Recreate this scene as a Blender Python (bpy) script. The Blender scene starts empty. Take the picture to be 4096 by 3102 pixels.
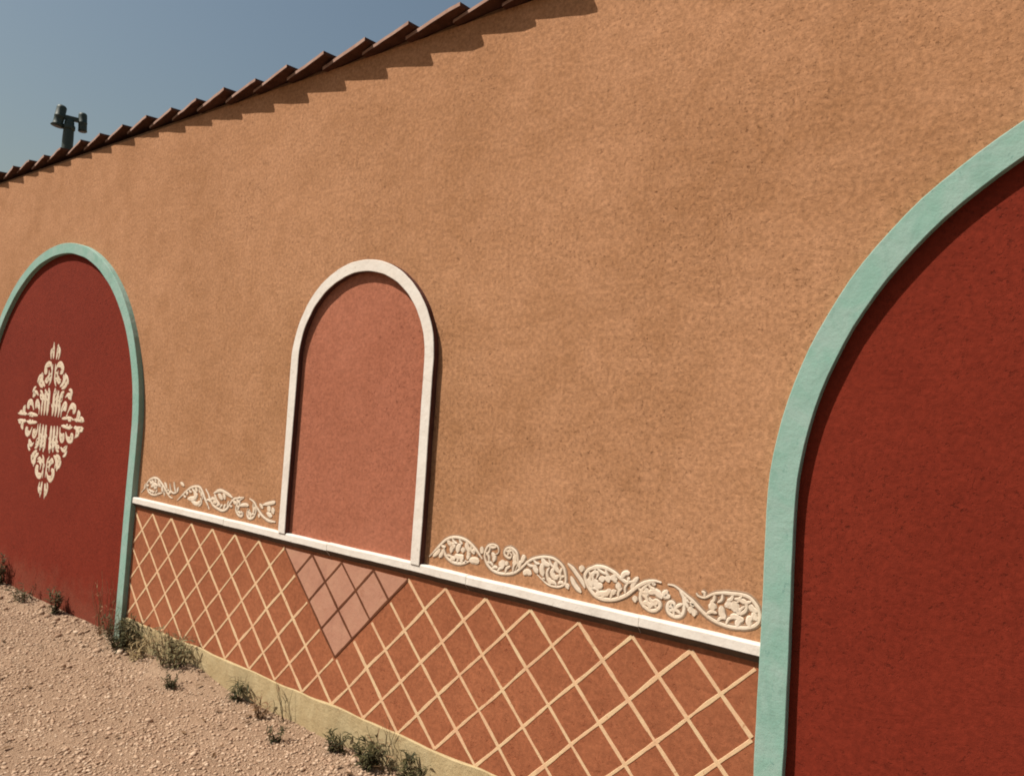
import bpy, bmesh, math, random
import numpy as np
from mathutils import Vector, Matrix, noise

random.seed(7)
rng = np.random.default_rng(11)
scene = bpy.context.scene
COL = scene.collection

# ------------------------------------------------------------------ camera
cam_data = bpy.data.cameras.new('camera')
cam = bpy.data.objects.new('camera', cam_data)
COL.objects.link(cam)
scene.camera = cam
fw = Vector((-0.58008069, 0.81349331, 0.04165368))
rt = Vector((0.81403307, 0.57711038, 0.06552687))
up = Vector((-0.02926689, -0.07191835, 0.99698104))
M = Matrix((rt, up, -fw)).transposed().to_4x4()
M.translation = Vector((0.0, -2.4045, 1.6))
cam.matrix_world = M
cam_data.sensor_width = 36.0
cam_data.lens = 36.0 * 2838.775 / 4096.0
cam_data.clip_start = 0.05
cam_data.clip_end = 1000.0

# ------------------------------------------------------------------ world, sun, exposure
SUN = Vector((-0.90, -1.0, 1.85)).normalized()
world = bpy.data.worlds.new('World')
scene.world = world
world.use_nodes = True
wn = world.node_tree.nodes
wl = world.node_tree.links
wn.clear()
sky = wn.new('ShaderNodeTexSky')
sky.sky_type = 'NISHITA'
sky.sun_disc = False
sky.sun_elevation = math.asin(SUN.z)
sky.sun_rotation = math.atan2(SUN.x, SUN.y)
sky.altitude = 200.0
sky.air_density = 2.0
sky.dust_density = 3.0
sky.ozone_density = 1.0
bg = wn.new('ShaderNodeBackground')
bg.inputs['Strength'].default_value = 0.05
wo = wn.new('ShaderNodeOutputWorld')
wl.new(sky.outputs[0], bg.inputs[0])
wl.new(bg.outputs[0], wo.inputs[0])

sd = bpy.data.lights.new('sun', 'SUN')
sd.energy = 5.0
sd.angle = math.radians(0.55)
sd.color = (1.0, 0.93, 0.83)
so = bpy.data.objects.new('sun', sd)
COL.objects.link(so)
so.rotation_euler = SUN.to_track_quat('Z', 'Y').to_euler()
so.location = SUN * 30

scene.view_settings.view_transform = 'Standard'
scene.view_settings.look = 'None'
scene.view_settings.gamma = 1.0
scene.view_settings.exposure = 0.5
scene.view_settings.use_curve_mapping = False
scene.render.engine = 'CYCLES'
scene.cycles.filter_width = 1.9

# ------------------------------------------------------------------ helpers
def tag(o, label=None, cat=None, group=None, kind=None):
    if label: o['label'] = label
    if cat: o['category'] = cat
    if group: o['group'] = group
    if kind: o['kind'] = kind
    return o

def link(name, me, mat=None, parent=None, smooth=False):
    o = bpy.data.objects.new(name, me)
    COL.objects.link(o)
    if mat is not None and not me.materials:
        me.materials.append(mat)
    if parent is not None:
        o.parent = parent
    if smooth:
        me.shade_smooth()
    return o

def mesh(name, verts, faces):
    me = bpy.data.meshes.new(name)
    me.from_pydata([tuple(v) for v in verts], [], faces)
    bm = bmesh.new(); bm.from_mesh(me)
    bmesh.ops.recalc_face_normals(bm, faces=bm.faces)
    bm.to_mesh(me); bm.free()
    me.update()
    return me

def fast_mesh(name, V, F):
    """V (n,3), F (m,3) triangles"""
    me = bpy.data.meshes.new(name)
    n, m = len(V), len(F)
    me.vertices.add(n)
    me.vertices.foreach_set('co', V.astype(np.float32).ravel())
    me.loops.add(m * 3)
    me.loops.foreach_set('vertex_index', F.astype(np.int32).ravel())
    me.polygons.add(m)
    me.polygons.foreach_set('loop_start', np.arange(0, m * 3, 3, dtype=np.int32))
    me.update(calc_edges=True)
    return me

def empty(name, loc=(0, 0, 0)):
    o = bpy.data.objects.new(name, None)
    COL.objects.link(o)
    o.location = loc
    return o

def N1(x, y=0.0, z=0.0):
    return noise.noise(Vector((x, y, z)))

def box_mesh(name, x0, x1, y0, y1, z0, z1, bev=0.0, seg=1, wob=0.0):
    bm = bmesh.new()
    bmesh.ops.create_cube(bm, size=1.0)
    for v in bm.verts:
        v.co = Vector(((x0 + x1) / 2 + v.co.x * (x1 - x0), (y0 + y1) / 2 + v.co.y * (y1 - y0), (z0 + z1) / 2 + v.co.z * (z1 - z0)))
    n = int((x1 - x0) / 0.05)
    if wob and n > 1:
        es = [e for e in bm.edges if abs(e.verts[0].co.x - e.verts[1].co.x) > 1e-6]
        bmesh.ops.subdivide_edges(bm, edges=es, cuts=n, use_grid_fill=True)
    if bev:
        es = [e for e in bm.edges if e.is_manifold and e.calc_face_angle() > 0.5]
        bmesh.ops.bevel(bm, geom=es, offset=bev, segments=seg, affect='EDGES', profile=0.6)
    if wob:
        for v in bm.verts:
            s = 0.6 * N1(v.co.x * 2.3, v.co.z * 9, 3.1) + 0.4 * N1(v.co.x * 9.0, v.co.z * 9, 8.7)
            v.co.z += wob * s
            v.co.y += wob * 0.6 * N1(v.co.x * 5.0, v.co.z * 5, 5.5)
    me = bpy.data.meshes.new(name)
    bm.to_mesh(me); bm.free()
    return me

# ------------------------------------------------------------------ materials
class NT:
    def __init__(s, name, rough=0.9, spec=0.2):
        s.m = bpy.data.materials.new(name)
        s.m.use_nodes = True
        s.t = s.m.node_tree
        s.b = s.t.nodes['Principled BSDF']
        s.b.inputs['Roughness'].default_value = rough
        s.b.inputs['Specular IOR Level'].default_value = spec
        s.co = s.t.nodes.new('ShaderNodeTexCoord').outputs['Object']
    def n(s, t, **kw):
        x = s.t.nodes.new(t)
        for k, v in kw.items(): setattr(x, k, v)
        return x
    def l(s, a, b): s.t.links.new(a, b)
    def noise(s, scale, detail=4, rough=0.55, dist=0.0, vec=None, mapscale=None):
        x = s.n('ShaderNodeTexNoise')
        x.inputs['Scale'].default_value = scale
        x.inputs['Detail'].default_value = detail
        x.inputs['Roughness'].default_value = rough
        x.inputs['Distortion'].default_value = dist
        v = vec or s.co
        if mapscale:
            mp = s.n('ShaderNodeMapping')
            mp.inputs['Scale'].default_value = mapscale
            s.l(v, mp.inputs[0]); v = mp.outputs[0]
        s.l(v, x.inputs['Vector'])
        return x.outputs['Fac']
    def ramp(s, f, a, b, va=0.0, vb=1.0):
        x = s.n('ShaderNodeMapRange')
        x.interpolation_type = 'SMOOTHSTEP'
        s.l(f, x.inputs[0])
        for i, v in enumerate((a, b, va, vb)): x.inputs[i + 1].default_value = v
        return x.outputs[0]
    def mix(s, f, a, b, mode='MIX'):
        x = s.n('ShaderNodeMix', data_type='RGBA', blend_type=mode)
        for sock, v in ((x.inputs[0], f), (x.inputs[6], a), (x.inputs[7], b)):
            if isinstance(v, (int, float)): sock.default_value = v
            elif isinstance(v, tuple): sock.default_value = (*v, 1.0)
            else: s.l(v, sock)
        return x.outputs[2]
    def math(s, op, a, b=0.0):
        x = s.n('ShaderNodeMath', operation=op)
        for sock, v in ((x.inputs[0], a), (x.inputs[1], b)):
            if isinstance(v, (int, float)): sock.default_value = v
            else: s.l(v, sock)
        return x.outputs[0]
    def color(s, c):
        if isinstance(c, tuple): s.b.inputs['Base Color'].default_value = (*c, 1.0)
        else: s.l(c, s.b.inputs['Base Color'])
    def bump(s, h, dist=0.01, strength=1.0):
        x = s.n('ShaderNodeBump')
        x.inputs['Distance'].default_value = dist
        x.inputs['Strength'].default_value = strength
        s.l(h, x.inputs['Height'])
        prev = s.b.inputs['Normal'].links
        if prev: s.l(prev[0].from_socket, x.inputs['Normal'])
        s.l(x.outputs[0], s.b.inputs['Normal'])

def plaster(name, c_lo, c_hi, c_pit, pit=0.7, bump=0.006, pit_lo=0.585, pit_hi=0.66, mott=0.75, pitscale=40, dust=0.0, rough_=0.5):
    m = NT(name, 0.95, 0.1)
    c_hi2 = tuple(v * 1.18 for v in c_hi); c_lo2 = tuple(v * 0.80 for v in c_lo)
    big = m.ramp(m.noise(1.1, 5, 0.6, 0.4), 0.35, 0.66)
    med = m.ramp(m.noise(7.0, 6, 0.65, 0.8), 0.3, 0.7)
    f = m.math('ADD', m.math('MULTIPLY', big, 0.55), m.math('MULTIPLY', med, 0.45))
    c = m.mix(f, c_lo, c_hi)
    fine = m.noise(60, 5, 0.7)
    g = m.ramp(fine, 0.32, 0.7, 1 - 0.28 * mott, 1 + 0.22 * mott)
    gc = m.n('ShaderNodeCombineColor')
    for i in range(3): m.l(g, gc.inputs[i])
    c = m.mix(1.0, c, gc.outputs[0], 'MULTIPLY')
    # little worm-shaped pits, gathered in patches
    patch = m.ramp(m.noise(1.6, 5, 0.65), 0.38, 0.62, 0.28, 1.0)
    p1 = m.ramp(m.noise(pitscale, 5, 0.7, 0.15), pit_lo, pit_hi + 0.05)
    p2 = m.ramp(m.noise(pitscale * 2.3, 4, 0.6, 0.3, mapscale=(1.0, 1.0, 0.8)), pit_lo, pit_hi + 0.04)
    pits = m.math('MULTIPLY', m.math('MAXIMUM', p1, m.math('MULTIPLY', p2, 0.8)), patch)
    c = m.mix(m.math('MULTIPLY', pits, pit), c, c_pit)
    # faint trowel sweeps, laid on in two directions
    tr = m.noise(5.0, 4, 0.6, 2.2, mapscale=(1.0, 1.0, 2.6))
    tr2 = m.noise(4.0, 4, 0.6, 2.5, mapscale=(2.8, 1.0, 1.0))
    sw = m.math('ADD', m.math('MULTIPLY', tr, 0.6), m.math('MULTIPLY', tr2, 0.4))
    c = m.mix(m.ramp(sw, 0.52, 0.66, 0.0, 0.30 * mott), c, c_hi2)
    c = m.mix(m.ramp(sw, 0.48, 0.36, 0.0, 0.34 * mott), c, c_lo2)
    # hairline cracks, only here and there
    vo = m.n('ShaderNodeTexVoronoi', feature='DISTANCE_TO_EDGE')
    vo.inputs['Scale'].default_value = 1.35
    wv = m.n('ShaderNodeVectorMath', operation='ADD')
    nz = m.n('ShaderNodeTexNoise'); nz.inputs['Scale'].default_value = 4.5; nz.inputs['Detail'].default_value = 6
    m.l(m.co, nz.inputs['Vector'])
    sc_ = m.n('ShaderNodeVectorMath', operation='SCALE'); sc_.inputs['Scale'].default_value = 0.55
    m.l(nz.outputs['Color'], sc_.inputs[0]); m.l(m.co, wv.inputs[0]); m.l(sc_.outputs[0], wv.inputs[1])
    m.l(wv.outputs[0], vo.inputs['Vector'])
    crack = m.math('MULTIPLY', m.ramp(vo.outputs['Distance'], 0.0012, 0.0045, 1.0, 0.0), m.ramp(m.noise(0.9, 3, 0.5), 0.52, 0.64))
    c = m.mix(m.math('MULTIPLY', crack, 0.45), c, c_pit)
    # dust splashed up from the ground
    if dust:
        sx = m.n('ShaderNodeSeparateXYZ'); m.l(m.co, sx.inputs[0])
        hz = m.math('ADD', sx.outputs[2], m.math('MULTIPLY', m.math('SUBTRACT', m.noise(9, 5, 0.7), 0.5), 0.55))
        c = m.mix(m.ramp(hz, 0.32, 0.0, 0.0, dust), c, (0.27, 0.165, 0.105))
    m.color(c)
    m.bump(m.noise(4.2, 4, 0.55), 0.012, 0.30)
    m.bump(sw, 0.006, 0.35)
    h = m.math('SUBTRACT', m.math('MULTIPLY', m.noise(52, 7, 0.72, 0.0), 1.0), m.math('MULTIPLY', pits, 0.9))
    m.bump(h, bump, rough_)
    return m.m

def paint(name, c, c2, chip=None, bump=0.002, rough=0.8, chipamt=0.5, grime=0.0):
    m = NT(name, rough, 0.25)
    f = m.ramp(m.noise(9, 5, 0.65, 0.6), 0.3, 0.7)
    col = m.mix(f, c, c2)
    if chip:
        k = m.ramp(m.noise(38, 4, 0.6, 1.0), 0.64, 0.70)
        col = m.mix(m.math('MULTIPLY', k, chipamt), col, chip)
    br = m.noise(14, 4, 0.6, 0.4, mapscale=(1.0, 1.0, 0.35))
    col = m.mix(m.ramp(br, 0.56, 0.70, 0.0, 0.35), col, tuple(v * 0.80 for v in c))
    if grime:
        sx = m.n('ShaderNodeSeparateXYZ'); m.l(m.co, sx.inputs[0])
        hz = m.math('ADD', sx.outputs[2], m.math('MULTIPLY', m.math('SUBTRACT', m.noise(11, 5, 0.7), 0.5), 0.5))
        col = m.mix(m.ramp(hz, 0.38, 0.02, 0.0, grime), col, (0.15, 0.11, 0.07))
    m.color(col)
    m.bump(m.noise(40, 6, 0.7), bump, 1.0)
    m.bump(m.noise(6, 3, 0.5), 0.008, 0.5)
    return m.m

MAT = {}
MAT['wall'] = plaster('tan_render', (0.315, 0.152, 0.072), (0.418, 0.214, 0.113), (0.115, 0.050, 0.024), pit=0.80, bump=0.0048, mott=0.85, pit_lo=0.580, pit_hi=0.655, pitscale=46)
MAT['red'] = plaster('brick_red_render', (0.144, 0.0182, 0.0090), (0.168, 0.0228, 0.0112), (0.050, 0.009, 0.005), pit=0.60, mott=0.55, bump=0.004, dust=0.14)
MAT['pink'] = plaster('salmon_render', (0.302, 0.106, 0.060), (0.362, 0.134, 0.080), (0.14, 0.04, 0.022), pit=0.6, bump=0.004, mott=0.6)
MAT['dado'] = plaster('rust_render', (0.250, 0.083, 0.039), (0.318, 0.113, 0.054), (0.150, 0.034, 0.015), pit=0.5, bump=0.003, mott=0.6, pitscale=26)
MAT['turq'] = paint('turquoise_paint', (0.190, 0.335, 0.276), (0.250, 0.362, 0.315), (0.110, 0.220, 0.190), chipamt=0.6, grime=0.5, bump=0.0022)
MAT['undercut_shade'] = paint('ledge_undercut_shade', (0.065, 0.042, 0.030), (0.095, 0.064, 0.046))  # shade under the ledge, painted into the colour of its undercut
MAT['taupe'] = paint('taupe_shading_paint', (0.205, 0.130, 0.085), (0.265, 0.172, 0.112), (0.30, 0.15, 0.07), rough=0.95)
MAT['side'] = paint('maroon_edge', (0.068, 0.024, 0.0176), (0.096, 0.036, 0.0256))  # darker second colour for the window frame's edge faces
MAT['white'] = paint('white_paint', (0.62, 0.555, 0.490), (0.66, 0.61, 0.55), (0.35, 0.29, 0.235), chipamt=0.45)
MAT['plinth'] = paint('ochre_plinth_paint', (0.385, 0.288, 0.150), (0.475, 0.375, 0.210), (0.26, 0.175, 0.095), bump=0.005, rough=0.95, grime=0.18, chipamt=0.7)
MAT['line'] = paint('cream_line_paint', (0.58, 0.350, 0.205), (0.60, 0.435, 0.255), (0.38, 0.17, 0.085), rough=0.9, chipamt=0.75)
MAT['dline'] = paint('brown_line_paint', (0.090, 0.027, 0.0096), (0.120, 0.040, 0.0156), rough=0.9)
MAT['diam'] = paint('pale_pink_paint', (0.375, 0.182, 0.120), (0.410, 0.214, 0.140), (0.30, 0.12, 0.07), rough=0.9)
MAT['stencil'] = paint('cream_stencil_paint', (0.55, 0.43, 0.31), (0.60, 0.50, 0.38), (0.32, 0.13, 0.07), rough=0.9, chipamt=0.6)
MAT['frieze'] = paint('cream_scroll_paint', (0.58, 0.455, 0.335), (0.64, 0.535, 0.425), (0.36, 0.20, 0.11), rough=0.9, chipamt=0.5)

def tile_mat():
    m = NT('shaded_clay_tile', 0.95, 0.1)
    gi = m.n('ShaderNodeObjectInfo').outputs['Random']
    c = m.mix(m.ramp(m.noise(14, 5, 0.65), 0.3, 0.7), (0.070, 0.030, 0.019), (0.115, 0.052, 0.034))  # near-black body colour stands in for the shaded underside
    c = m.mix(m.math('MULTIPLY', gi, 0.45), c, (0.060, 0.028, 0.018))
    m.color(c)
    m.bump(m.noise(45, 5, 0.7), 0.004)
    return m.m
MAT['tile'] = tile_mat()
MAT['tile_lit_edge'] = paint('sunlit_pink_tile_edge', (0.34, 0.215, 0.165), (0.27, 0.155, 0.115), (0.12, 0.06, 0.04), rough=0.95)  # sunlight on the front edge, painted as a paler copy of the clay
MAT['mortar'] = plaster('lime_mortar', (0.176, 0.096, 0.0560), (0.224, 0.128, 0.0720), (0.080, 0.040, 0.0240))

# ------------------------------------------------------------------ ground
def ground_mat():
    m = NT('gravelly_soil', 1.0, 0.05)
    a = m.ramp(m.noise(90, 5, 0.75), 0.3, 0.72)
    b = m.ramp(m.noise(4, 4, 0.6), 0.3, 0.7)
    c = m.mix(a, (0.25, 0.162, 0.105), (0.43, 0.300, 0.205))
    c = m.mix(m.math('MULTIPLY', b, 0.4), c, (0.224, 0.139, 0.0891))
    m.color(c)
    m.bump(m.noise(110, 5, 0.75), 0.012)
    return m.m
MAT['ground'] = ground_mat()

def gz(x, y):
    """height of the ground"""
    if y > 0.3 or x < -12 or x > 4 or y < -5: return 0.0
    h = 0.012 * N1(x * 1.7, y * 1.7, 0.3) + 0.007 * N1(x * 6, y * 6, 2.2)
    # loose stuff kicked up along the foot of the red arch
    if x < -4.4:
        h += 0.016 * max(0.0, 1 - abs(y + 0.06) / 0.14) * (0.6 + 0.8 * N1(x * 7, 0, 1.0))
    # smooth heap of earth at the foot of the plinth
    d = ((x + 3.83) / 0.34) ** 2 + ((y + 0.03) / 0.17) ** 2
    h += 0.055 * math.exp(-1.6 * d)
    return h

def axis(lo, a, b, hi, step):
    mid = np.arange(a, b + 1e-6, step)
    return np.concatenate([np.array([lo, lo * .3 + a * .7, a - 1.0]), mid, np.array([b + 1.0, hi * .3 + b * .7, hi])])
gx = axis(-300, -8.5, 1.0, 300, 0.045)
gy = axis(-300, -2.6, 0.1, 300, 0.045)
gv = [(x, y, gz(x, y)) for x in gx for y in gy]
ny = len(gy)
gf = [(i * ny + j, (i + 1) * ny + j, (i + 1) * ny + j + 1, i * ny + j + 1) for i in range(len(gx) - 1) for j in range(ny - 1)]
g = link('ground', mesh('ground', gv, gf), MAT['ground'], smooth=True)
tag(g, 'pale stony earth ground in front of the wall', 'ground', kind='structure')

def bounce_damper_mat():
    m = NT('added_dark_asphalt', 0.95, 0.1)
    m.color(m.mix(m.ramp(m.noise(70, 5, 0.7), 0.3, 0.7), (0.035, 0.033, 0.030), (0.075, 0.070, 0.062)))
    m.bump(m.noise(150, 4, 0.7), 0.006)
    return m.m
MAT['bounce_damper'] = bounce_damper_mat()
o = link('bounce_damper', box_mesh('bounce_damper', -120, 120, -7.5, -1.48, -0.10, 0.030, 0.012, 1), MAT['bounce_damper'])  # lane added out of view to keep ground bounce off the wall
tag(o, 'unseen dark lane added beside the gravel to cut light bounced onto the wall', 'bounce_damper', kind='structure')

def pebble_mat(name, cols):
    m = NT(name, 0.95, 0.15)
    geo = m.n('ShaderNodeNewGeometry').outputs['Random Per Island']
    r = m.n('ShaderNodeValToRGB')
    e = r.color_ramp.elements
    e[0].color = (*cols[0], 1); e[1].color = (*cols[-1], 1)
    for i, c in enumerate(cols[1:-1]):
        x = e.new((i + 1) / (len(cols) - 1)); x.color = (*c, 1)
    m.l(geo, r.inputs[0])
    c = m.mix(m.ramp(m.noise(220, 3, 0.6), 0.3, 0.7, 0.0, 0.35), r.outputs[0], (0.30, 0.19, 0.12))
    m.color(c)
    return m.m
MAT['pebble'] = pebble_mat('gravel_stone', [(0.24, 0.150, 0.098), (0.35, 0.238, 0.160), (0.42, 0.300, 0.208), (0.38, 0.262, 0.180), (0.50, 0.380, 0.275), (0.33, 0.215, 0.145), (0.40, 0.280, 0.192)])

def ico(sub):
    bm = bmesh.new(); bmesh.ops.create_icosphere(bm, subdivisions=sub, radius=1.0)
    V = np.array([v.co[:] for v in bm.verts]); F = np.array([[v.index for v in f.verts] for f in bm.faces])
    bm.free(); return V, F

def stones(name, pts, radii, sub=1, jit=0.28, flat=(0.45, 0.85), sink=0.25):
    V0, F0 = ico(sub)
    n, k = len(pts), len(V0)
    sc = radii[:, None, None] * np.stack([rng.uniform(.75, 1.35, n), rng.uniform(.75, 1.2, n), rng.uniform(*flat, n)], 1)[:, None, :]
    V = V0[None] * (1 + rng.uniform(-jit, jit, (n, k, 1))) * sc
    a = rng.uniform(0, 2 * np.pi, n); c, s = np.cos(a)[:, None], np.sin(a)[:, None]
    t = rng.normal(0, 0.35, n)[:, None]
    x, y, z = V[..., 0], V[..., 1], V[..., 2]
    y, z = y * np.cos(t) - z * np.sin(t), y * np.sin(t) + z * np.cos(t)
    x, y = x * c - y * s, x * s + y * c
    V = np.stack([x + pts[:, 0:1], y + pts[:, 1:2], z + pts[:, 2:3] + radii[:, None] * sink], -1)
    F = F0[None] + (np.arange(n) * k)[:, None, None]
    return fast_mesh(name, V.reshape(-1, 3), F.reshape(-1, 3))

def scatter(n, x0, x1, y0, y1, rmin, rmax, power=2.0, keep=None):
    P = np.stack([rng.uniform(x0, x1, n), rng.uniform(y0, y1, n)], 1)
    if keep is not None: P = P[np.array([keep(a, b) for a, b in P])]
    r = rmin + (rmax - rmin) * rng.random(len(P)) ** power
    z = np.array([gz(a, b) for a, b in P])
    return np.column_stack([P, z]), r

def on_gravel(x, y):
    d = ((x + 3.80) / 0.38) ** 2 + ((y + 0.02) / 0.17) ** 2
    if d < 1.0: return random.random() < 0.12
    if y > -0.05 and N1(x * 4, 0, 9) > 0.1: return random.random() < 0.5
    return N1(x * 3.1, y * 3.1, 4.4) > -0.12 or random.random() < 0.62

P1, R1 = scatter(64000, -7.6, -1.2, -1.50, -0.014, 0.0028, 0.0105, 3.2, on_gravel)
P2, R2 = scatter(7000, -10.5, 3.5, -1.52, -0.014, 0.004, 0.013, 2.6)
P = np.concatenate([P1, P2]); R_ = np.concatenate([R1, R2])
o = link('gravel', stones('gravel', P, R_, flat=(0.4, 0.75), sink=0.12), MAT['pebble'])
tag(o, 'loose pinkish beige gravel strewn over the ground', 'gravel', kind='stuff')

P, R_ = scatter(150, -7.4, -4.35, -0.26, -0.03, 0.008, 0.026, 2.2)
P2, R2 = scatter(45, -4.6, -1.6, -0.55, -0.03, 0.010, 0.020, 2.0, on_gravel)
P = np.concatenate([P, P2]); R_ = np.concatenate([R_, R2])
o = link('rubble', stones('rubble', P, R_, sub=1, jit=0.24), MAT['pebble'])
tag(o, 'bigger pale stones lying along the foot of the wall', 'rubble', kind='stuff')

# ------------------------------------------------------------------ the wall
TH = 0.40
PT = 0.034
W = empty('courtyard_wall', (0, 0, 0))
W['kind'] = 'thing'
tag(W, 'tan rendered wall with painted blind arches, lattice dado and clay tile coping', 'wall')

def part(name, me, mat, parent=W, smooth=False):
    return link(name, me, MAT[mat], parent, smooth)

part('render', box_mesh('render', -13.0, 6.5, 0.0, TH, -0.2, 3.385), 'wall')

def arch_path(xc, r, zs, z0, n=72):
    """stations: (centre of radius x, z, direction) for a round-headed outline from left foot to right foot"""
    st = []
    nl = max(2, int((zs - z0) / 0.06))
    for i in range(nl): st.append(((xc, z0 + (zs - z0) * i / nl), (-1.0, 0.0)))
    for i in range(n + 1):
        a = math.pi - math.pi * i / n
        st.append(((xc, zs), (math.cos(a), math.sin(a))))
    for i in range(1, nl + 1): st.append(((xc, zs - (zs - z0) * i / nl), (1.0, 0.0)))
    return st

def arch_frame(name, xc, ro, w, zs, z0, p, wob=0.0045, seed=0.0, bev=0.0022, mats=None):
    V, F = [], []
    st = arch_path(xc, ro, zs, z0)
    for i, ((cx, cz), (dx, dz)) in enumerate(st):
        t = i * 0.11
        wo_ = wob * (N1(t, seed, 1) + 0.6 * N1(t * 4, seed, 2))
        wi_ = wob * (N1(t, seed, 5) + 0.6 * N1(t * 4, seed, 6))
        pp = p + 0.0015 * N1(t * 2, seed, 9)
        ri, rr = ro - w + wi_, ro + wo_
        for r, y in ((ri, 0.01), (ri, -pp + bev), (ri + bev, -pp), (rr - bev, -pp), (rr, -pp + bev), (rr, 0.01)):
            V.append((cx + dx * r, y, cz + dz * r))
    k = 6
    for i in range(len(st) - 1):
        for j in range(k):
            a, b = i * k + j, i * k + (j + 1) % k
            F.append((a, b, b + k, a + k))
    F.append(tuple(range(k))); F.append(tuple(range((len(st) - 1) * k, len(st) * k)))
    me = mesh(name, V, F)
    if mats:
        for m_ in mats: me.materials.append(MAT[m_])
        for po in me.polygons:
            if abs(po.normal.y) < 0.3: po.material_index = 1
    return me

def arch_panel(name, xc, r, zs, z0, y=-0.004, back=0.03):
    st = arch_path(xc, r, zs, z0)
    ring = [(cx + dx * r, cz + dz * r) for (cx, cz), (dx, dz) in st]
    n = len(ring)
    V = [(x, y, z) for x, z in ring] + [(x, back, z) for x, z in ring]
    F = [tuple(range(n)), tuple(range(2 * n - 1, n - 1, -1))]
    F += [(i, (i + 1) % n, (i + 1) % n + n, i + n) for i in range(n)]
    return mesh(name, V, F)

XL, XW, XR = -6.0195, -2.6324, 0.7213
RT, WT = 1.3660, 0.0872
RW, WW = 0.5022, 0.0563
panelL = part('blind_arch', arch_panel('red_panel', XL, RT - WT * 0.5, 1.3415, -0.1), 'red')
panelL['label'] = 'brick red arch panel with a cream stencilled diamond ornament'
part('arch_frame', arch_frame('frame_a', XL, RT, WT - 0.008, 1.3415, -0.1, PT + 0.002, seed=1.3), 'turq', panelL)
panelR = part('blind_arch', arch_panel('red_panel_b', XR, RT - WT * 0.5, 1.3556, -0.1), 'red')
panelR['label'] = 'plain brick red arch panel nearest the camera'
part('arch_frame', arch_frame('frame_b', XR, RT + 0.004, WT, 1.3556, -0.1, PT + 0.002, seed=6.1), 'turq', panelR)
panelW = part('blind_window', arch_panel('salmon_panel', XW, RW - WW * 0.5, 1.8217, 0.915), 'pink')
panelW['label'] = 'salmon pink blind window with a round head and white surround'
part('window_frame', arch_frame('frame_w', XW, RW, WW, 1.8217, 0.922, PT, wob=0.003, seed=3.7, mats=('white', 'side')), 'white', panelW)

X0, X1 = XL + RT, XR - RT - 0.004          # between the two turquoise jambs
# plinth, dado and ledge
def plinth_mesh(a, b):
    me = box_mesh('plinth', a, b, -0.014, 0.02, -0.15, 0.156, 0.003, 1, wob=0.013)
    return me
part('plinth', plinth_mesh(X0 - 0.004, X1 + 0.004), 'plinth')
part('plinth', plinth_mesh(-12.9, XL - RT + 0.004), 'plinth')
part('plinth', plinth_mesh(XR + RT, 6.4), 'plinth')
dado = part('dado', box_mesh('dado', X0 - 0.004, X1 + 0.004, -0.004, 0.02, 0.10, 0.900), 'dado')
def ledge_piece(a, c, p, dz, seed):
    prof = [(0.012, 0.924), (-p + 0.004, 0.925), (-p, 0.920), (-p, 0.889), (-p + 0.002, 0.885), (-0.007, 0.864), (-0.004, 0.860), (0.012, 0.860)]
    n = max(2, int((c - a) / 0.05)); V, F = [], []
    for i in range(n + 1):
        x = a + (c - a) * i / n
        w1 = 0.0022 * N1(x * 4, seed, 1) + 0.0012 * N1(x * 17, seed, 2)
        for j, (y, z) in enumerate(prof):
            V.append((x, y + (0.0014 * N1(x * 6, seed, 4) if 0 < j < 6 else 0), z + dz + w1 + 0.001 * N1(x * 25, j, seed)))
    k = len(prof)
    for i in range(n):
        for j in range(k):
            q, r_ = i * k + j, i * k + (j + 1) % k
            F.append((q, r_, r_ + k, q + k))
    F.append(tuple(range(k))); F.append(tuple(n * k + j for j in range(k)))
    me = mesh('ledge_moulding', V, F)
    me.materials.append(MAT['white']); me.materials.append(MAT['undercut_shade'])
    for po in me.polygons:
        if po.normal.z < -0.3: po.material_index = 1  # downward faces take the painted shade
    return me
cuts = [X0 - 0.006, -3.632, -2.752, -1.868, -1.075, X1 + 0.006]
ledge = part('ledge', box_mesh('ledge_core', X0 - 0.006, X1 + 0.006, -0.003, 0.02, 0.870, 0.918), 'white')
for i in range(len(cuts) - 1):
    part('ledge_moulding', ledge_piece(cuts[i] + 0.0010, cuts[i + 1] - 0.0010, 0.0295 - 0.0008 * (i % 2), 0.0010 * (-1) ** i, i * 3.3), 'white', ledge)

# lattice: 45 degree strips, pitch and levels taken off the wall
PITCH, XA = 0.2218, -0.886
ZT, ZB = 0.842, 0.160
def strip(name, p, q, w, y0, y1, seed):
    """raised painted strip from p to q on the dado (x,z), slightly uneven"""
    p, q = Vector(p), Vector(q)
    L = (q - p).length
    if L < 0.02: return None
    d = (q - p) / L; nn = Vector((-d.y, d.x))
    k = max(2, int(L / 0.03))
    V, F = [], []
    for i in range(k + 1):
        t = i / k
        c = p + d * (L * t) + nn * (0.0030 * N1(t * L * 6, seed, 0.5))
        ww = w * (0.5 + 0.24 * N1(t * L * 22, seed, 3.5))
        for s, y in ((-1, y0), (-0.75, y1), (0.75, y1), (1, y0)):
            V.append((c.x + nn.x * ww * s, y, c.y + nn.y * ww * s))
    for i in range(k):
        for j in range(3):
            a = i * 4 + j
            F.append((a, a + 1, a + 5, a + 4))
    F.append((0, 1, 2, 3)); F.append(tuple(k * 4 + j for j in range(4)))
    return mesh(name, V, F)

def clip(p, q):
    """clip a segment to the dado's x range"""
    lo, hi = X0 + 0.012, -0.668
    if p[0] > q[0]: p, q = q, p
    if q[0] < lo or p[0] > hi: return None
    def at(x): t = (x - p[0]) / (q[0] - p[0]); return (x, p[1] + t * (q[1] - p[1]))
    return (at(lo) if p[0] < lo else p), (at(hi) if q[0] > hi else q)

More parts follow.
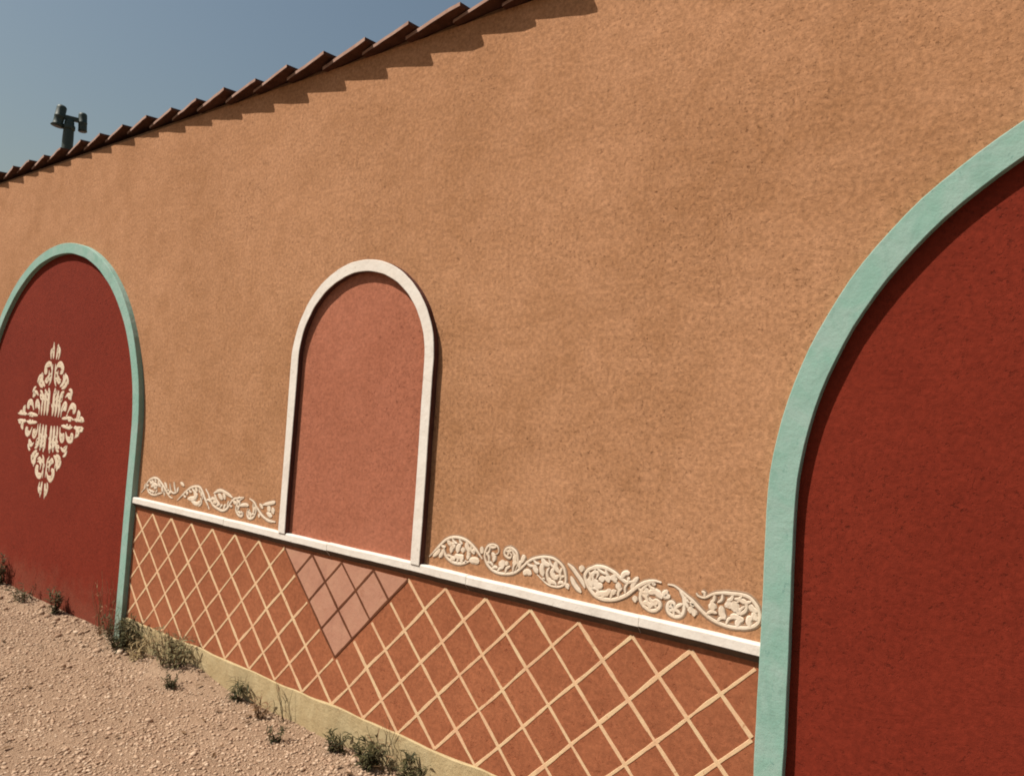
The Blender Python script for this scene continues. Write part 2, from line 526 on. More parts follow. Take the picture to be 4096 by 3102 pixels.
HH = ZT - ZB                      # three rows of diamonds
run = 1.5 * 2 * PITCH / 2 * 2     # horizontal run of a full strip
run = 3 * PITCH
xap, zap = XA - 8 * PITCH, 0.388  # lower tip of the pale diamonds (between top crossings)
tops = [XA + k * PITCH for k in range(-22, 4)]
VL, VR = XA - 10 * PITCH, XA - 6 * PITCH
for k, xt in enumerate(tops):
    for sgn in (1, -1):           # from the top going down to the right / to the left
        top = (xt, ZT); bot = (xt + sgn * run, ZB)
        segs = []
        if sgn == 1 and VL - 0.02 < xt < VR - 0.05:
            # crosses the pale V: brown down to its right-hand edge
            m_ = (VR - xt) / 2
            mid = (xt + m_, ZT - m_ * HH / run)
            segs = [(top, mid, 'dline'), ((mid[0] + 0.012, mid[1] - 0.012), bot, 'line')]
        elif sgn == -1 and VL + 0.05 < xt < VR + 0.02:
            m_ = (xt - VL) / 2
            mid = (xt - m_, ZT - m_ * HH / run)
            segs = [(top, mid, 'dline'), ((mid[0] - 0.012, mid[1] - 0.012), bot, 'line')]
        else:
            segs = [(top, bot, 'line')]
        for a, b, mt in segs:
            c = clip(a, b)
            if not c: continue
            dark = mt == 'dline'
            wd = (0.0138 if dark else 0.0160 - (0.0015 if sgn == -1 else 0)) * random.uniform(0.88, 1.1)
            me = strip('lattice_strip', c[0], c[1], wd, -0.003, (-0.0066 if dark else -0.0056) - 0.0005 * (sgn == 1), k * 3.7 + sgn)
            if me: part('lattice_strip', me, mt, dado)
# pale diamonds: three, two, one, and the four half ones under the ledge
dz_ = HH / 6
def diamond(pts):
    n = len(pts)
    V = [(x, -0.0052, z) for x, z in pts] + [(x, -0.002, z) for x, z in pts]
    F = [tuple(range(n)), tuple(range(2 * n - 1, n - 1, -1))] + [(i, (i + 1) % n, (i + 1) % n + n, i + n) for i in range(n)]
    return mesh('diamond', V, F)
e = 0.004
for row in range(4):
    for j in range(4 - row):
        cx = VL + PITCH * (0.5 + j) + row * PITCH / 2
        zc = ZT - dz_ * row
        pts = [(cx, zc - dz_ + e), (cx + PITCH / 2 - e, zc), (cx, min(zc + dz_ - e, ZT)), (cx - PITCH / 2 + e, zc)]
        if row == 0: pts = [pts[0], pts[1], pts[3]]
        part('diamond', diamond(pts), 'diam', dado)

# ------------------------------------------------------------------ ornament in relief
def ribbon(V, F, pts, w, y0, y1, taper=True):
    """tapered raised stroke through the points, appended to V,F"""
    P = [Vector(p) for p in pts]
    # Catmull-Rom through the points
    Q = [P[0] * 2 - P[1]] + P + [P[-1] * 2 - P[-2]]
    C = []
    for i in range(1, len(Q) - 2):
        for s in range(3):
            t = s / 3
            a, b, c, d = Q[i - 1], Q[i], Q[i + 1], Q[i + 2]
            C.append(0.5 * ((2 * b) + (c - a) * t + (2 * a - 5 * b + 4 * c - d) * t * t + (3 * b - a - 3 * c + d) * t ** 3))
    C.append(P[-1])
    n = len(C)
    base = len(V)
    for i, c in enumerate(C):
        d = (C[min(i + 1, n - 1)] - C[max(i - 1, 0)])
        d = d.normalized() if d.length > 1e-9 else Vector((1, 0))
        nn = Vector((-d.y, d.x))
        t = i / (n - 1)
        k = 1.0
        if taper:
            k = min(1.0, 0.35 + 3.2 * min(t, 1 - t))
        ww = w * 0.5 * k * (1 + 0.15 * N1(c.x * 60, c.y * 60))
        for s, y in ((-1, y0), (-0.55, y1), (0.55, y1), (1, y0)):
            V.append((c.x + nn.x * ww * s, y, c.y + nn.y * ww * s))
    for i in range(n - 1):
        for j in range(3):
            a = base + i * 4 + j
            F.append((a, a + 1, a + 5, a + 4))
    F.append(tuple(base + j for j in range(4))); F.append(tuple(base + (n - 1) * 4 + j for j in range(4)))

def leaflets(pts, step, ln, w, r, jit=0.3):
    """little comma leaves growing off the hollow side of a stroke"""
    P = [Vector(p) for p in pts]
    D = []
    for i in range(len(P) - 1):
        k = max(1, int((P[i + 1] - P[i]).length / 0.004))
        D += [P[i].lerp(P[i + 1], s / k) for s in range(k)]
    D.append(P[-1])
    out, acc = [], 0.0
    for i in range(3, len(D) - 3):
        acc += (D[i] - D[i - 1]).length
        if acc < step: continue
        acc = r.uniform(-0.3, 0.2) * step
        a, c = D[max(0, i - 14)], D[min(len(D) - 1, i + 14)]
        inward = (a + c) / 2 - D[i]
        t = (c - a).normalized()
        if inward.length < 0.0008: inward = Vector((-t.y, t.x)) * r.choice((-1, 1))
        n = inward.normalized()
        L = ln * r.uniform(1 - jit, 1 + jit)
        p0 = D[i] + n * 0.004
        out.append((w * r.uniform(0.8, 1.25), [tuple(p0), tuple(p0 + n * L * 0.55 + t * L * 0.30), tuple(p0 + n * L * 0.8 + t * L * 0.85)]))
    return out

FRIEZE_R = [(1, [(-2.102, 0.963), (-2.073, 0.992), (-2.049, 1.016), (-2.015, 1.048), (-1.975, 1.066), (-1.93, 1.069), (-1.889, 1.06), (-1.853, 1.039), (-1.826, 1.017), (-1.808, 1.001)]), (1, [(-2.018, 1.024), (-2.018, 0.997), (-2.003, 0.976), (-1.976, 0.963), (-1.94, 0.959), (-1.901, 0.968), (-1.872, 0.982)]), (1.7, [(-1.877, 0.982), (-1.848, 0.988), (-1.824, 0.985)]), (1.4, [(-1.979, 0.999), (-1.976, 1.019), (-1.957, 1.034)]), (1.5, [(-1.944, 1.005), (-1.941, 1.029), (-1.927, 1.042)]), (1.4, [(-1.914, 1.01), (-1.915, 1.033)]), (1.4, [(-1.958, 0.991), (-1.933, 0.988), (-1.908, 0.996)]), (1.2, [(-1.886, 1.026), (-1.882, 1.004), (-1.888, 0.987)]), (1.2, [(-2.081, 0.967), (-2.056, 0.987), (-2.042, 1.005)]), (1.2, [(-2.044, 0.969), (-2.03, 0.987), (-2.024, 1.008)]), (1.2, [(-1.817, 1.052), (-1.813, 1.034), (-1.81, 1.023)]), (0.9, [(-1.744, 1.03), (-1.731, 1.036), (-1.725, 1.048), (-1.735, 1.065), (-1.759, 1.069), (-1.782, 1.058), (-1.794, 1.037), (-1.797, 1.014), (-1.786, 0.99), (-1.76, 0.968), (-1.727, 0.959), (-1.69, 0.96), (-1.658, 0.967), (-1.632, 0.979), (-1.603, 1.003), (-1.583, 1.024), (-1.554, 1.044), (-1.52, 1.056), (-1.495, 1.061), (-1.461, 1.061), (-1.435, 1.051), (-1.414, 1.036), (-1.404, 1.016), (-1.399, 0.993), (-1.401, 0.975), (-1.421, 0.96), (-1.449, 0.954), (-1.479, 0.957), (-1.505, 0.97), (-1.532, 0.987)]), (0.9, [(-1.67, 1.05), (-1.66, 1.04), (-1.668, 1.028), (-1.687, 1.032), (-1.696, 1.042), (-1.693, 1.057), (-1.676, 1.069), (-1.653, 1.067), (-1.634, 1.052), (-1.627, 1.028), (-1.628, 1.006), (-1.637, 0.982)]), (1.6, [(-1.703, 1.015), (-1.702, 0.996), (-1.696, 0.986)]), (1.2, [(-1.721, 1.004), (-1.706, 0.988)]), (1.2, [(-1.761, 1.035), (-1.746, 1.019), (-1.749, 1.0)]), (1.2, [(-1.676, 1.012), (-1.686, 0.997)]), (1.3, [(-1.607, 1.02), (-1.601, 1.039), (-1.594, 1.051)]), (1.5, [(-1.596, 0.975), (-1.58, 0.989), (-1.558, 0.982)]), (1.4, [(-1.548, 1.023), (-1.542, 1.006), (-1.528, 0.994)]), (1.4, [(-1.506, 1.037), (-1.512, 1.011), (-1.502, 0.985)]), (1.1, [(-1.475, 1.025), (-1.486, 1.002), (-1.476, 0.975), (-1.45, 0.965)]), (1.2, [(-1.45, 1.029), (-1.463, 1.006), (-1.447, 0.988), (-1.43, 1.001)]), (1.4, [(-1.395, 1.053), (-1.369, 1.036), (-1.348, 1.016), (-1.327, 0.996), (-1.313, 0.975)]), (1.5, [(-1.331, 1.057), (-1.333, 1.032)]), (1.2, [(-1.379, 1.007), (-1.357, 0.977), (-1.328, 0.955)]), (1.2, [(-1.397, 0.976), (-1.384, 0.958)]), (1.2, [(-1.227, 1.063), (-1.254, 1.063), (-1.28, 1.057), (-1.302, 1.045), (-1.316, 1.022), (-1.311, 1.002), (-1.298, 0.981), (-1.273, 0.959), (-1.246, 0.948), (-1.223, 0.945)]), (1.2, [(-1.308, 1.039), (-1.286, 1.056), (-1.263, 1.064), (-1.232, 1.064), (-1.198, 1.055), (-1.171, 1.04), (-1.145, 1.028), (-1.127, 1.032), (-1.106, 1.04)]), (1.2, [(-1.304, 0.982), (-1.287, 0.968), (-1.263, 0.953), (-1.232, 0.949), (-1.195, 0.954), (-1.163, 0.968), (-1.135, 0.986), (-1.111, 1.009), (-1.087, 1.029), (-1.063, 1.044), (-1.036, 1.053), (-1.008, 1.052)]), (1.0, [(-1.268, 1.019), (-1.261, 1.034), (-1.269, 1.042), (-1.288, 1.032), (-1.294, 1.011), (-1.281, 0.993)]), (1.8, [(-1.277, 1.014), (-1.262, 0.993), (-1.239, 0.999)]), (1.7, [(-1.246, 1.033), (-1.24, 1.011)]), (1.7, [(-1.223, 1.04), (-1.214, 1.015)]), (1.7, [(-1.199, 1.045), (-1.196, 1.025)]), (1.3, [(-1.179, 1.022), (-1.172, 0.994)]), (1.3, [(-1.213, 0.992), (-1.211, 0.974)]), (1.3, [(-1.192, 0.993), (-1.193, 0.973)]), (1.1, [(-1.036, 1.053), (-1.056, 1.038), (-1.076, 1.019), (-1.085, 0.997), (-1.083, 0.972), (-1.068, 0.956), (-1.047, 0.947), (-1.026, 0.95), (-1.01, 0.965), (-1.012, 0.98), (-1.025, 0.987), (-1.038, 0.983), (-1.048, 0.989)]), (1.5, [(-1.054, 1.007), (-1.027, 1.015), (-1.002, 0.998)]), (1.5, [(-0.983, 1.03), (-0.995, 1.009), (-0.972, 1.01)]), (1.1, [(-0.984, 1.05), (-0.961, 1.05), (-0.937, 1.039), (-0.913, 1.025), (-0.893, 1.013), (-0.872, 0.996), (-0.849, 0.979), (-0.826, 0.966), (-0.797, 0.957), (-0.763, 0.953), (-0.727, 0.956), (-0.692, 0.965), (-0.67, 0.982), (-0.663, 1.004), (-0.669, 1.029), (-0.682, 1.047), (-0.7, 1.061), (-0.727, 1.065), (-0.757, 1.062), (-0.787, 1.059), (-0.818, 1.05), (-0.849, 1.031), (-0.871, 1.032), (-0.88, 1.041)]), (1.1, [(-0.936, 1.036), (-0.925, 1.013), (-0.92, 0.986), (-0.922, 0.964), (-0.935, 0.949), (-0.955, 0.945), (-0.975, 0.953), (-0.981, 0.97), (-0.977, 0.987), (-0.964, 0.993), (-0.954, 0.986), (-0.959, 0.972)]), (1.3, [(-1.108, 0.987), (-1.104, 0.964)]), (1.3, [(-0.895, 0.991), (-0.897, 0.969)]), (1.3, [(-0.883, 0.985), (-0.883, 0.961)]), (1.6, [(-0.823, 1.021), (-0.818, 0.992)]), (1.3, [(-0.791, 1.016), (-0.787, 0.989), (-0.774, 0.974)]), (1.8, [(-0.771, 1.035), (-0.76, 1.013)]), (1.8, [(-0.75, 1.039), (-0.742, 1.005)]), (1.1, [(-0.741, 1.035), (-0.726, 1.047), (-0.709, 1.041), (-0.708, 1.018), (-0.724, 1.003), (-0.739, 1.003)]), (1.3, [(-0.759, 0.989), (-0.723, 0.99)])]
FRIEZE_L = [(1.1, [(-4.603, 0.96), (-4.553, 1.0), (-4.536, 1.031), (-4.496, 1.058), (-4.443, 1.069), (-4.399, 1.06), (-4.351, 1.034), (-4.304, 1.0), (-4.258, 0.972), (-4.226, 0.968)]), (0.9, [(-4.535, 1.025), (-4.529, 0.986), (-4.492, 0.965), (-4.437, 0.962), (-4.385, 0.977), (-4.344, 0.987)]), (1.8, [(-4.488, 1.008), (-4.458, 1.025), (-4.424, 1.02), (-4.448, 1.001)]), (0.9, [(-4.271, 1.054), (-4.253, 1.011), (-4.22, 0.999), (-4.181, 1.008)]), (1, [(-4.226, 1.069), (-4.213, 1.032), (-4.196, 1.007)]), (1.2, [(-4.171, 1.042), (-4.181, 1.008)]), (1.2, [(-4.151, 1.072), (-4.108, 1.055)]), (1.3, [(-4.333, 1.053), (-4.296, 1.018)]), (1.2, [(-4.173, 0.96), (-4.128, 0.993), (-4.083, 1.025), (-4.029, 1.055), (-3.973, 1.067), (-3.934, 1.063), (-3.901, 1.035), (-3.878, 1.006), (-3.845, 0.974), (-3.823, 0.95)]), (1.8, [(-4.057, 0.985), (-3.99, 0.993), (-3.956, 1.024)]), (1.4, [(-4.016, 0.974), (-3.957, 0.965), (-3.922, 0.985)]), (1.8, [(-3.997, 1.035), (-3.963, 1.002)]), (1, [(-3.936, 0.954), (-3.909, 0.976), (-3.925, 1.006)]), (1.2, [(-3.877, 1.064), (-3.845, 1.036), (-3.822, 1.008), (-3.791, 0.98), (-3.743, 0.966), (-3.689, 0.96), (-3.647, 0.978), (-3.625, 1.006), (-3.594, 1.035), (-3.553, 1.048), (-3.495, 1.059)]), (1.2, [(-3.782, 1.044), (-3.759, 1.01), (-3.72, 0.989)]), (1.8, [(-3.746, 1.048), (-3.698, 1.023)]), (1.5, [(-3.698, 1.056), (-3.672, 1.026)]), (1.2, [(-3.792, 1.048), (-3.731, 1.07), (-3.668, 1.062), (-3.604, 1.044)]), (1.1, [(-3.495, 1.057), (-3.542, 1.031), (-3.563, 0.999), (-3.56, 0.974), (-3.531, 0.953), (-3.498, 0.957), (-3.493, 0.978)]), (1.1, [(-3.445, 1.058), (-3.402, 1.043), (-3.383, 1.021), (-3.379, 0.992), (-3.399, 0.96), (-3.439, 0.95), (-3.458, 0.972), (-3.454, 1.002)]), (1.2, [(-3.531, 1.008), (-3.482, 1.019), (-3.448, 1.018)]), (1.2, [(-3.384, 1.031), (-3.347, 0.997), (-3.304, 0.973), (-3.255, 0.961), (-3.201, 0.963)]), (1.2, [(-3.353, 1.04), (-3.318, 1.02)]), (1.3, [(-3.321, 1.039), (-3.245, 1.058), (-3.215, 1.066)]), (1.8, [(-3.281, 1.034), (-3.254, 1.013)]), (1.6, [(-3.241, 1.034), (-3.222, 1.003)]), (1.5, [(-3.284, 1.0), (-3.235, 0.987)]), (1.2, [(-3.354, 0.986), (-3.344, 0.968)])]
def frieze(name, strokes, groups, label):
    """one scroll band: its motifs are sub-parts, split by position along the wall"""
    first = None
    bins = [([], []) for _ in range(len(groups) + 1)]
    SV, SF = [], []
    rr = random.Random(4)
    extra = []
    for w, pts in strokes:
        if len(pts) > 5: extra += leaflets(pts, 0.033, 0.030, 1.05, rr)
    strokes = strokes + extra
    for w, pts in strokes:
        c = sum(p[0] for p in pts) / len(pts)
        b = sum(1 for g_ in groups if c > g_)
        y1 = -0.0032 - 0.0010 * random.random()
        if w > 1.15 and len(pts) < 5: w *= 1.45
        ribbon(bins[b][0], bins[b][1], pts, 0.0125 * w, -0.001, y1)
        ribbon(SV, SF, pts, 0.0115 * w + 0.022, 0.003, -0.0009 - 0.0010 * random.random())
    root = None
    for V, F in bins:
        if not V: continue
        me = mesh('scroll', V, F)
        if root is None:
            root = part('scroll_frieze', me, 'frieze'); root['label'] = label
        else:
            part('scroll', me, 'frieze', root)
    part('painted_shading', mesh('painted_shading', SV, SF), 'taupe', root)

frieze('frieze', FRIEZE_L, [-4.15, -3.87, -3.62, -3.37], 'cream scrolled band above the ledge left of the blind window')
frieze('frieze', FRIEZE_R, [-1.84, -1.58, -1.33, -0.90], 'cream scrolled band above the ledge right of the blind window')

# stencilled diamond on the far red panel: one quarter drawn, mirrored four ways
QUARTER = [  # width, points (u across 0..1, v up 0..1)
    (0.075, [(0.035, 0.80), (0.05, 0.90), (0.06, 0.985)]),
    (0.055, [(0.10, 0.80), (0.125, 0.88), (0.09, 0.95)]),
    (0.070, [(0.05, 0.66), (0.10, 0.735), (0.19, 0.755), (0.26, 0.70), (0.25, 0.63), (0.19, 0.625)]),
    (0.050, [(0.03, 0.74), (0.04, 0.64), (0.045, 0.54), (0.10, 0.47)]),
    (0.050, [(0.13, 0.66), (0.12, 0.57), (0.17, 0.51), (0.24, 0.53)]),
    (0.090, [(0.07, 0.07), (0.075, 0.20), (0.07, 0.34), (0.09, 0.44)]),
    (0.085, [(0.16, 0.07), (0.165, 0.20), (0.17, 0.33), (0.20, 0.42)]),
    (0.075, [(0.25, 0.08), (0.26, 0.18), (0.25, 0.30), (0.30, 0.38), (0.36, 0.40)]),
    (0.080, [(0.22, 0.46), (0.30, 0.50), (0.36, 0.56), (0.34, 0.63)]),
    (0.065, [(0.28, 0.44), (0.38, 0.47), (0.44, 0.53)]),
    (0.060, [(0.36, 0.60), (0.42, 0.57), (0.46, 0.50)]),
    (0.060, [(0.33, 0.10), (0.34, 0.20), (0.40, 0.27), (0.46, 0.25), (0.45, 0.19), (0.41, 0.19)]),
    (0.060, [(0.40, 0.34), (0.48, 0.38), (0.55, 0.37), (0.58, 0.31)]),
    (0.055, [(0.50, 0.44), (0.56, 0.42), (0.60, 0.37)]),
    (0.070, [(0.50, 0.15), (0.56, 0.22), (0.62, 0.26), (0.70, 0.24), (0.71, 0.18), (0.66, 0.16)]),
    (0.055, [(0.36, 0.07), (0.46, 0.09), (0.58, 0.10), (0.70, 0.07)]),
    (0.065, [(0.72, 0.05), (0.80, 0.09), (0.86, 0.15), (0.80, 0.20)]),
    (0.055, [(0.80, 0.045), (0.90, 0.07), (0.985, 0.05)]),
    (0.050, [(0.88, 0.12), (0.95, 0.11), (0.98, 0.07)]),
]
SX, SZ, SHW, SHH = -6.045, 1.345, 0.570, 0.590
rr = random.Random(9)
for su, sv in ((1, 1), (-1, 1), (1, -1), (-1, -1)):
    V, F = [], []
    strokes = []
    for i, (w, pts) in enumerate(QUARTER):
        Q = [(u * SHW * rr.uniform(0.985, 1.015), max(0.0, v - 0.055 * (1 - v)) * SHH * rr.uniform(0.985, 1.015)) for u, v in pts]
        Q = [(max(x, w * 0.24), max(z, w * 0.29 + 0.004)) for x, z in Q]
        strokes.append((w * 0.58, Q))
        strokes += [(w_, [(max(0.006, x), max(0.010, z)) for x, z in q_]) for w_, q_ in leaflets(Q, 0.032, 0.040, 0.0175, rr)]
    for i, (w, Q) in enumerate(strokes):
        ribbon(V, F, [(SX + su * (x + 0.006), SZ + sv * (z + 0.007)) for x, z in Q], w, -0.002, -0.0054 - 0.0003 * (i % 5))
    part('stencil_ornament', mesh('stencil', V, F), 'stencil', panelL)

# ------------------------------------------------------------------ coping tiles
part('mortar_bed', box_mesh('mortar_bed', -12.9, 6.4, 0.012, TH - 0.01, 3.38, 3.412, 0.004, 1), 'mortar')
ends = [-1.42, -1.711, -2.007, -2.304, -2.61, -2.907, -3.212, -3.522, -3.833, -4.143, -4.449, -4.78, -5.109, -5.439, -5.755, -6.085, -6.388, -6.691, -6.99, -7.298]
ends = [-1.42 + 0.298 * k for k in range(25, 0, -1)] + ends + [-7.298 - 0.305 * k for k in range(1, 17)]
for xs in ends:
    k = min(1.0, max(0.0, (-xs - 3.4) / 1.5))
    q1 = 0.094 - 0.026 * k + random.uniform(-0.0035, 0.0035)
    ztop = 3.473 + 0.018 * k - 0.79 * (q1 - 0.04) + random.uniform(-0.006, 0.006)
    xe = xs - 0.75 * q1 + random.uniform(-0.008, 0.008)
    Lx, th = 0.375 + random.uniform(-0.01, 0.015), random.uniform(0.013, 0.019)
    chip_ = random.uniform(0.0, 0.010) if random.random() < 0.5 else 0.0
    dq, dzz = 0.050 * Lx / 0.31, 0.024 * Lx / 0.31
    V = []
    nseg = 6
    for i in range(nseg + 1):
        t = i / nseg
        x = xe - Lx * (1 - t)
        q = q1 - dq * (1 - t) + 0.0030 * N1(x * 14, xs, 1) - (chip_ if i == nseg else 0.0)
        zt = ztop - dzz * (1 - t) + 0.003 * N1(x * 9, xs, 5)
        for yy, zz in ((-q, zt), (-q, zt - th), (TH + 0.05, zt - th + 0.045), (TH + 0.05, zt + 0.045)):
            V.append((x + (0.016 * t if yy > 0 else 0.0), yy, zz))
    F = []
    for i in range(nseg):
        for j in range(4):
            a, b = i * 4 + j, i * 4 + (j + 1) % 4
            F.append((a, b, b + 4, a + 4))
    F.append((0, 1, 2, 3)); F.append(tuple(nseg * 4 + j for j in range(4)))
    me = mesh('coping_tile', V, F)
    me.materials.append(MAT['tile']); me.materials.append(MAT['tile_lit_edge'])
    for po in me.polygons:
        if po.normal.y < -0.8: po.material_index = 1  # front faces take the painted sunlit colour
    part('coping_tile', me, 'tile')

# ------------------------------------------------------------------ twin floodlight on its mast behind the wall
def metal(name, c):
    m = NT(name, 0.55, 0.4)
    m.color(m.mix(m.noise(20, 3, 0.5), c, tuple(v * 1.5 for v in c)))
    return m.m
MAT['green'] = metal('dark_green_metal', (0.018, 0.032, 0.028))
MAT['lens'] = metal('grey_lens', (0.05, 0.06, 0.075))

def lathe(prof, seg=20, ax='z'):
    V, F = [], []
    for r, h in prof:
        for s in range(seg):
            a = 2 * math.pi * s / seg
            V.append((r * math.cos(a), r * math.sin(a), h))
    for i in range(len(prof) - 1):
        for s in range(seg):
            a, b = i * seg + s, i * seg + (s + 1) % seg
            F.append((a, b, b + seg, a + seg))
    F.append(tuple(range(seg))); F.append(tuple(range((len(prof) - 1) * seg, len(prof) * seg)))
    return V, F

lamp = empty('twin_floodlight', (-8.25, 0.8, 0))
lamp.rotation_euler.z = math.atan2(0.932, 0.362)
tag(lamp, 'dark green twin floodlight on a mast sticking up behind the tile coping', 'floodlight')
V, F = lathe([(0.052, -0.1), (0.052, 4.22), (0.050, 4.30), (0.046, 4.40), (0.040, 4.43)])
part('mast', mesh('mast', V, F), 'green', lamp, True)
V, F = lathe([(0.056, 4.325), (0.058, 4.335), (0.058, 4.36), (0.056, 4.37)])
part('collar', mesh('collar', V, F), 'green', lamp, True)
part('crossarm', box_mesh('crossarm', -0.09, 0.12, -0.018, 0.018, 4.425, 4.472, 0.006, 2), 'green', lamp)
for nm, px, pz, r, h, tilt in (('l', -0.090, 4.448, 0.047, 0.225, 0.13), ('r', 0.118, 4.437, 0.041, 0.195, -0.06)):
    V, F = lathe([(r * 0.7, h / 2), (r * 0.95, h / 2 - 0.012), (r, h / 2 - 0.03), (r, h * 0.02), (r * 1.06, 0.0), (r * 1.06, -0.012), (r, -0.016), (r, -h / 2 + 0.025), (r * (1.35 if nm == 'l' else 1.05), -h / 2)])
    hd = part('lamp_head', mesh('lamp_head', V, F), 'green', lamp, True)
    hd.location = (px, 0, pz); hd.rotation_euler = (0.0, tilt, 0.0)
    V, F = lathe([(r * 0.86, -h / 2 - 0.002), (r * 0.86, -h / 2 - 0.006)])
    part('lens', mesh('lens', V, F), 'lens', hd)
    part('bracket', box_mesh('bracket', -0.012 if px > 0 else r - 0.006, (-r + 0.006) if False else (0.012 if px > 0 else r + 0.02), -0.01, 0.01, -0.02, 0.02, 0.003), 'green', hd)

# ------------------------------------------------------------------ weeds
def leaf_mat(name, a, b):
    m = NT(name, 0.75, 0.2)
    geo = m.n('ShaderNodeNewGeometry').outputs['Random Per Island']
    m.color(m.mix(geo, a, b))
    m.b.inputs['Subsurface Weight'].default_value = 0.0
    return m.m
MAT['leaf'] = leaf_mat('olive_leaf', (0.022, 0.022, 0.008), (0.070, 0.060, 0.022))
MAT['leaf2'] = leaf_mat('grey_green_leaf', (0.050, 0.046, 0.018), (0.190, 0.155, 0.075))
MAT['dry'] = leaf_mat('dry_stalk', (0.10, 0.050, 0.022), (0.24, 0.14, 0.070))
MAT['straw'] = leaf_mat('straw', (0.22, 0.155, 0.075), (0.36, 0.27, 0.14))
MAT['stem'] = leaf_mat('weed_stem', (0.05, 0.035, 0.015), (0.11, 0.080, 0.035))

def blade(V, F, base, d, L, w, droop, r):
    """folded leaf blade"""
    d = d.normalized()
    side = d.cross(Vector((0, 0, 1)))
    if side.length < 1e-3: side = Vector((1, 0, 0))
    side.normalize()
    if r.random() < 0.5: side = (side + Vector((0, 0, r.uniform(-.6, .6)))).normalized()
    b0 = len(V)
    n = 4
    p = base.copy(); dd = d.copy()
    for i in range(n + 1):
        t = i / n
        ww = w * math.sin(math.pi * min(0.96, 0.12 + 0.86 * t)) * 0.5
        V.append(p - side * ww); V.append(p + Vector((0, 0, -0.2 * ww))); V.append(p + side * ww)
        dd = (dd + Vector((0, 0, -droop / n))).normalized()
        p = p + dd * (L / n)
    for i in range(n):
        a = b0 + i * 3
        F.append((a, a + 1, a + 4, a + 3)); F.append((a + 1, a + 2, a + 5, a + 4))

def twig(V, F, pts, r0, r1):
    b0 = len(V)
    for i, p in enumerate(pts):
        t = i / (len(pts) - 1); r = r0 * (1 - t) + r1 * t
        for s in range(4):
            a = s * math.pi / 2
            V.append(Vector(p) + Vector((math.cos(a) * r, math.sin(a) * r, 0)))
    for i in range(len(pts) - 1):
        for s in range(4):
            a, b = b0 + i * 4 + s, b0 + i * 4 + (s + 1) % 4
            F.append((a, b, b + 4, a + 4))

def weed(name, x, y, h, spread, stems, leaves, leaf_len, leaf_w, label, lm='leaf', sm='stem', seed=0, lean=(0, 0), droop=0.8, cat='weed', ymax=-0.02):
    r = random.Random(seed)
    root = empty(name, (x, y, gz(x, y) - 0.004))
    tag(root, label, cat, 'weeds growing along the foot of the wall')
    V, F, LV, LF = [], [], [], []
    for s in range(stems):
        a = r.uniform(0, 2 * math.pi); q = spread * math.sqrt(r.random())
        tip = Vector((math.cos(a) * q + lean[0], math.sin(a) * q * 0.6 + lean[1], h * r.uniform(0.55, 1.0)))
        b = Vector((math.cos(a) * q * 0.35, math.sin(a) * q * 0.25, -0.01))
        tip.y = min(tip.y, ymax - y); b.y = min(b.y, ymax - y)
        pts = []
        for i in range(6):
            t = i / 5
            p = b.lerp(tip, t) + Vector((r.gauss(0, 1), r.gauss(0, .5), 0)) * 0.008 * (t > 0) * (h / 0.15) ** 0.5
            p.y = min(p.y, ymax - y)
            pts.append(p)
        twig(V, F, pts, 0.0022, 0.0008)
        for l in range(leaves):
            t = r.uniform(0.12, 1.0) * 4.999
            i = int(t); p = pts[i].lerp(pts[i + 1], t - i)
            an = r.uniform(0, 2 * math.pi)
            d = Vector((math.cos(an), math.sin(an) - 0.25, r.uniform(0.1, 1.1)))
            LL = leaf_len * r.uniform(0.55, 1.15)
            dn = d.normalized()
            if p.y + dn.y * LL > ymax - y: d.y = -abs(d.y) * 0.5
            blade(LV, LF, p, d, LL, leaf_w * r.uniform(0.7, 1.2), droop * r.uniform(0.3, 1.2), r)
    part('stem', mesh('stem', V, F), sm, root)
    if LV:
        me = bpy.data.meshes.new('foliage'); me.from_pydata([tuple(v) for v in LV], [], LF)
        part('foliage', me, lm, root)
    return root

CL = 'weed_clump'
weed(CL, -4.50, -0.085, 0.23, 0.20, 46, 11, 0.045, 0.0085, 'large dark scruffy weed clump at the foot of the far turquoise jamb', seed=1)
weed(CL, -3.98, -0.06, 0.20, 0.20, 44, 9, 0.050, 0.0075, 'half dry grey green weed clump against the ochre plinth beside the far turquoise jamb', 'leaf2', 'dry', seed=2, droop=1.3)
weed('weed', -5.50, -0.07, 0.20, 0.07, 15, 10, 0.05, 0.010, 'dark upright weed below the red panel and the stencilled diamond', seed=3)
weed('weed', -5.98, -0.08, 0.12, 0.18, 14, 8, 0.045, 0.009, 'low spreading weed among stones below the red panel', seed=4)
weed('weed', -6.55, -0.06, 0.24, 0.11, 18, 11, 0.05, 0.010, 'dark weed at the left edge of the picture', seed=5)
weed('weed', -3.73, -0.20, 0.09, 0.07, 13, 8, 0.03, 0.008, 'small dark weed rooted on the smooth heap of earth', seed=6)
weed('weed', -3.37, -0.045, 0.15, 0.06, 9, 6, 0.07, 0.009, 'arching weed against the plinth just right of the earth heap', seed=7, lean=(0.03, 0), droop=1.4)
weed('weed', -3.10, -0.08, 0.11, 0.08, 14, 6, 0.035, 0.007, 'brownish withered weed against the plinth below the pale diamonds', 'dry', 'dry', seed=8)
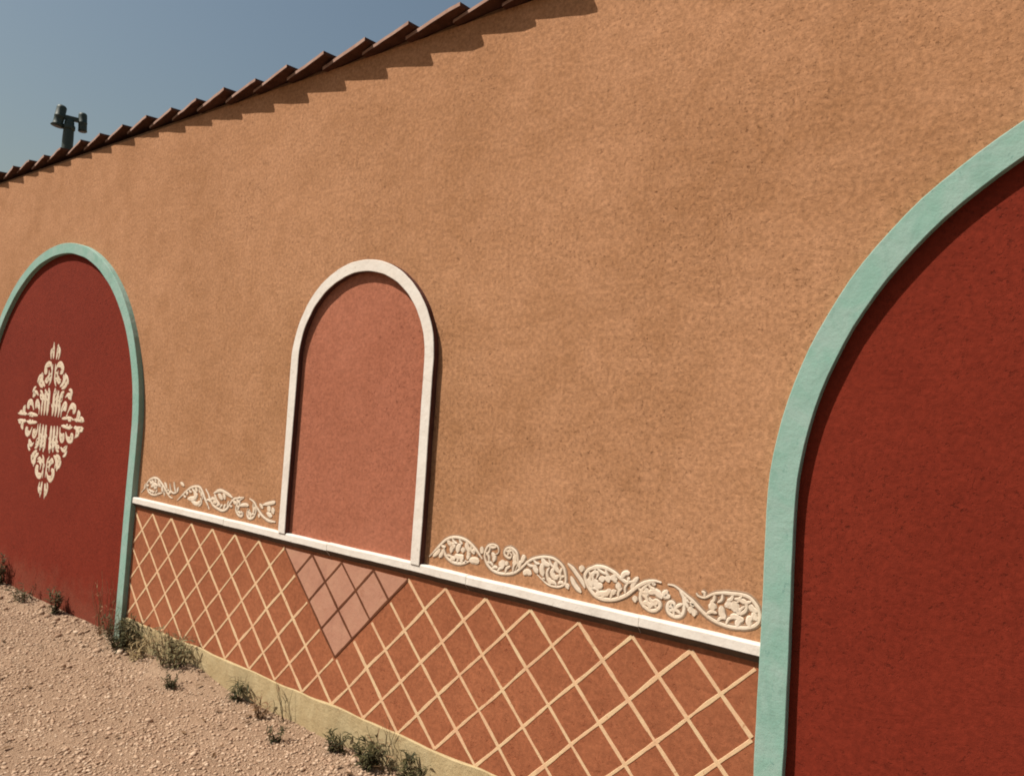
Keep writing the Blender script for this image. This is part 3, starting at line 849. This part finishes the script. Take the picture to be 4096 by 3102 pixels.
weed('weed', -2.80, -0.20, 0.075, 0.08, 10, 7, 0.032, 0.007, 'tiny weed standing out in the gravel away from the plinth', seed=9)
weed('weed', -2.55, -0.06, 0.10, 0.09, 15, 8, 0.038, 0.008, 'low dark weed left of the bushier weed at the bottom edge', seed=10)
weed(CL, -2.33, -0.07, 0.13, 0.12, 26, 9, 0.042, 0.009, 'bushy dark weed at the bottom edge of the picture', seed=11)
weed('weed', -2.08, -0.05, 0.14, 0.09, 15, 8, 0.048, 0.008, 'rightmost weed, in front of the plinth at the bottom edge', seed=12)
weed('dry_weed', -4.80, -0.06, 0.40, 0.16, 16, 3, 0.03, 0.005, 'thin brown withered weed in front of the red panel by the jamb', 'dry', 'dry', seed=13)
weed('grass_stalk', -2.93, -0.05, 0.19, 0.07, 6, 2, 0.05, 0.004, 'few thin dry grass stalks leaning on the plinth', 'dry', 'stem', seed=14, lean=(-0.05, 0))
weed('grass_stalk', -2.20, -0.05, 0.26, 0.11, 9, 2, 0.06, 0.004, 'thin curved grass stalks between the two rightmost weeds', 'dry', 'stem', seed=15, lean=(-0.04, 0))
weed('dry_weed', -4.28, -0.10, 0.13, 0.13, 22, 5, 0.05, 0.006, 'straw coloured dry tuft between the two weed clumps at the far jamb', 'straw', 'straw', seed=16, droop=1.5)

# fallen leaves and twigs scattered on the gravel
V, F = [], []
r = random.Random(5)
for i in range(150):
    x, y = r.uniform(-6.5, -1.8), -0.03 - 1.5 * r.random() ** 1.4
    a = r.uniform(0, 6.28)
    blade(V, F, Vector((x, y, gz(x, y) + 0.010)), Vector((math.cos(a), math.sin(a), 0.25)), r.uniform(0.015, 0.050), r.uniform(0.005, 0.018), 0.4, r)
me = bpy.data.meshes.new('leaf_litter'); me.from_pydata([tuple(v) for v in V], [], F)
MAT['litter'] = leaf_mat('fallen_leaf', (0.06, 0.032, 0.014), (0.16, 0.095, 0.05))
o = link('leaf_litter', me, MAT['litter'])
tag(o, 'dry brown leaves scattered over the gravel', 'leaves', kind='stuff')
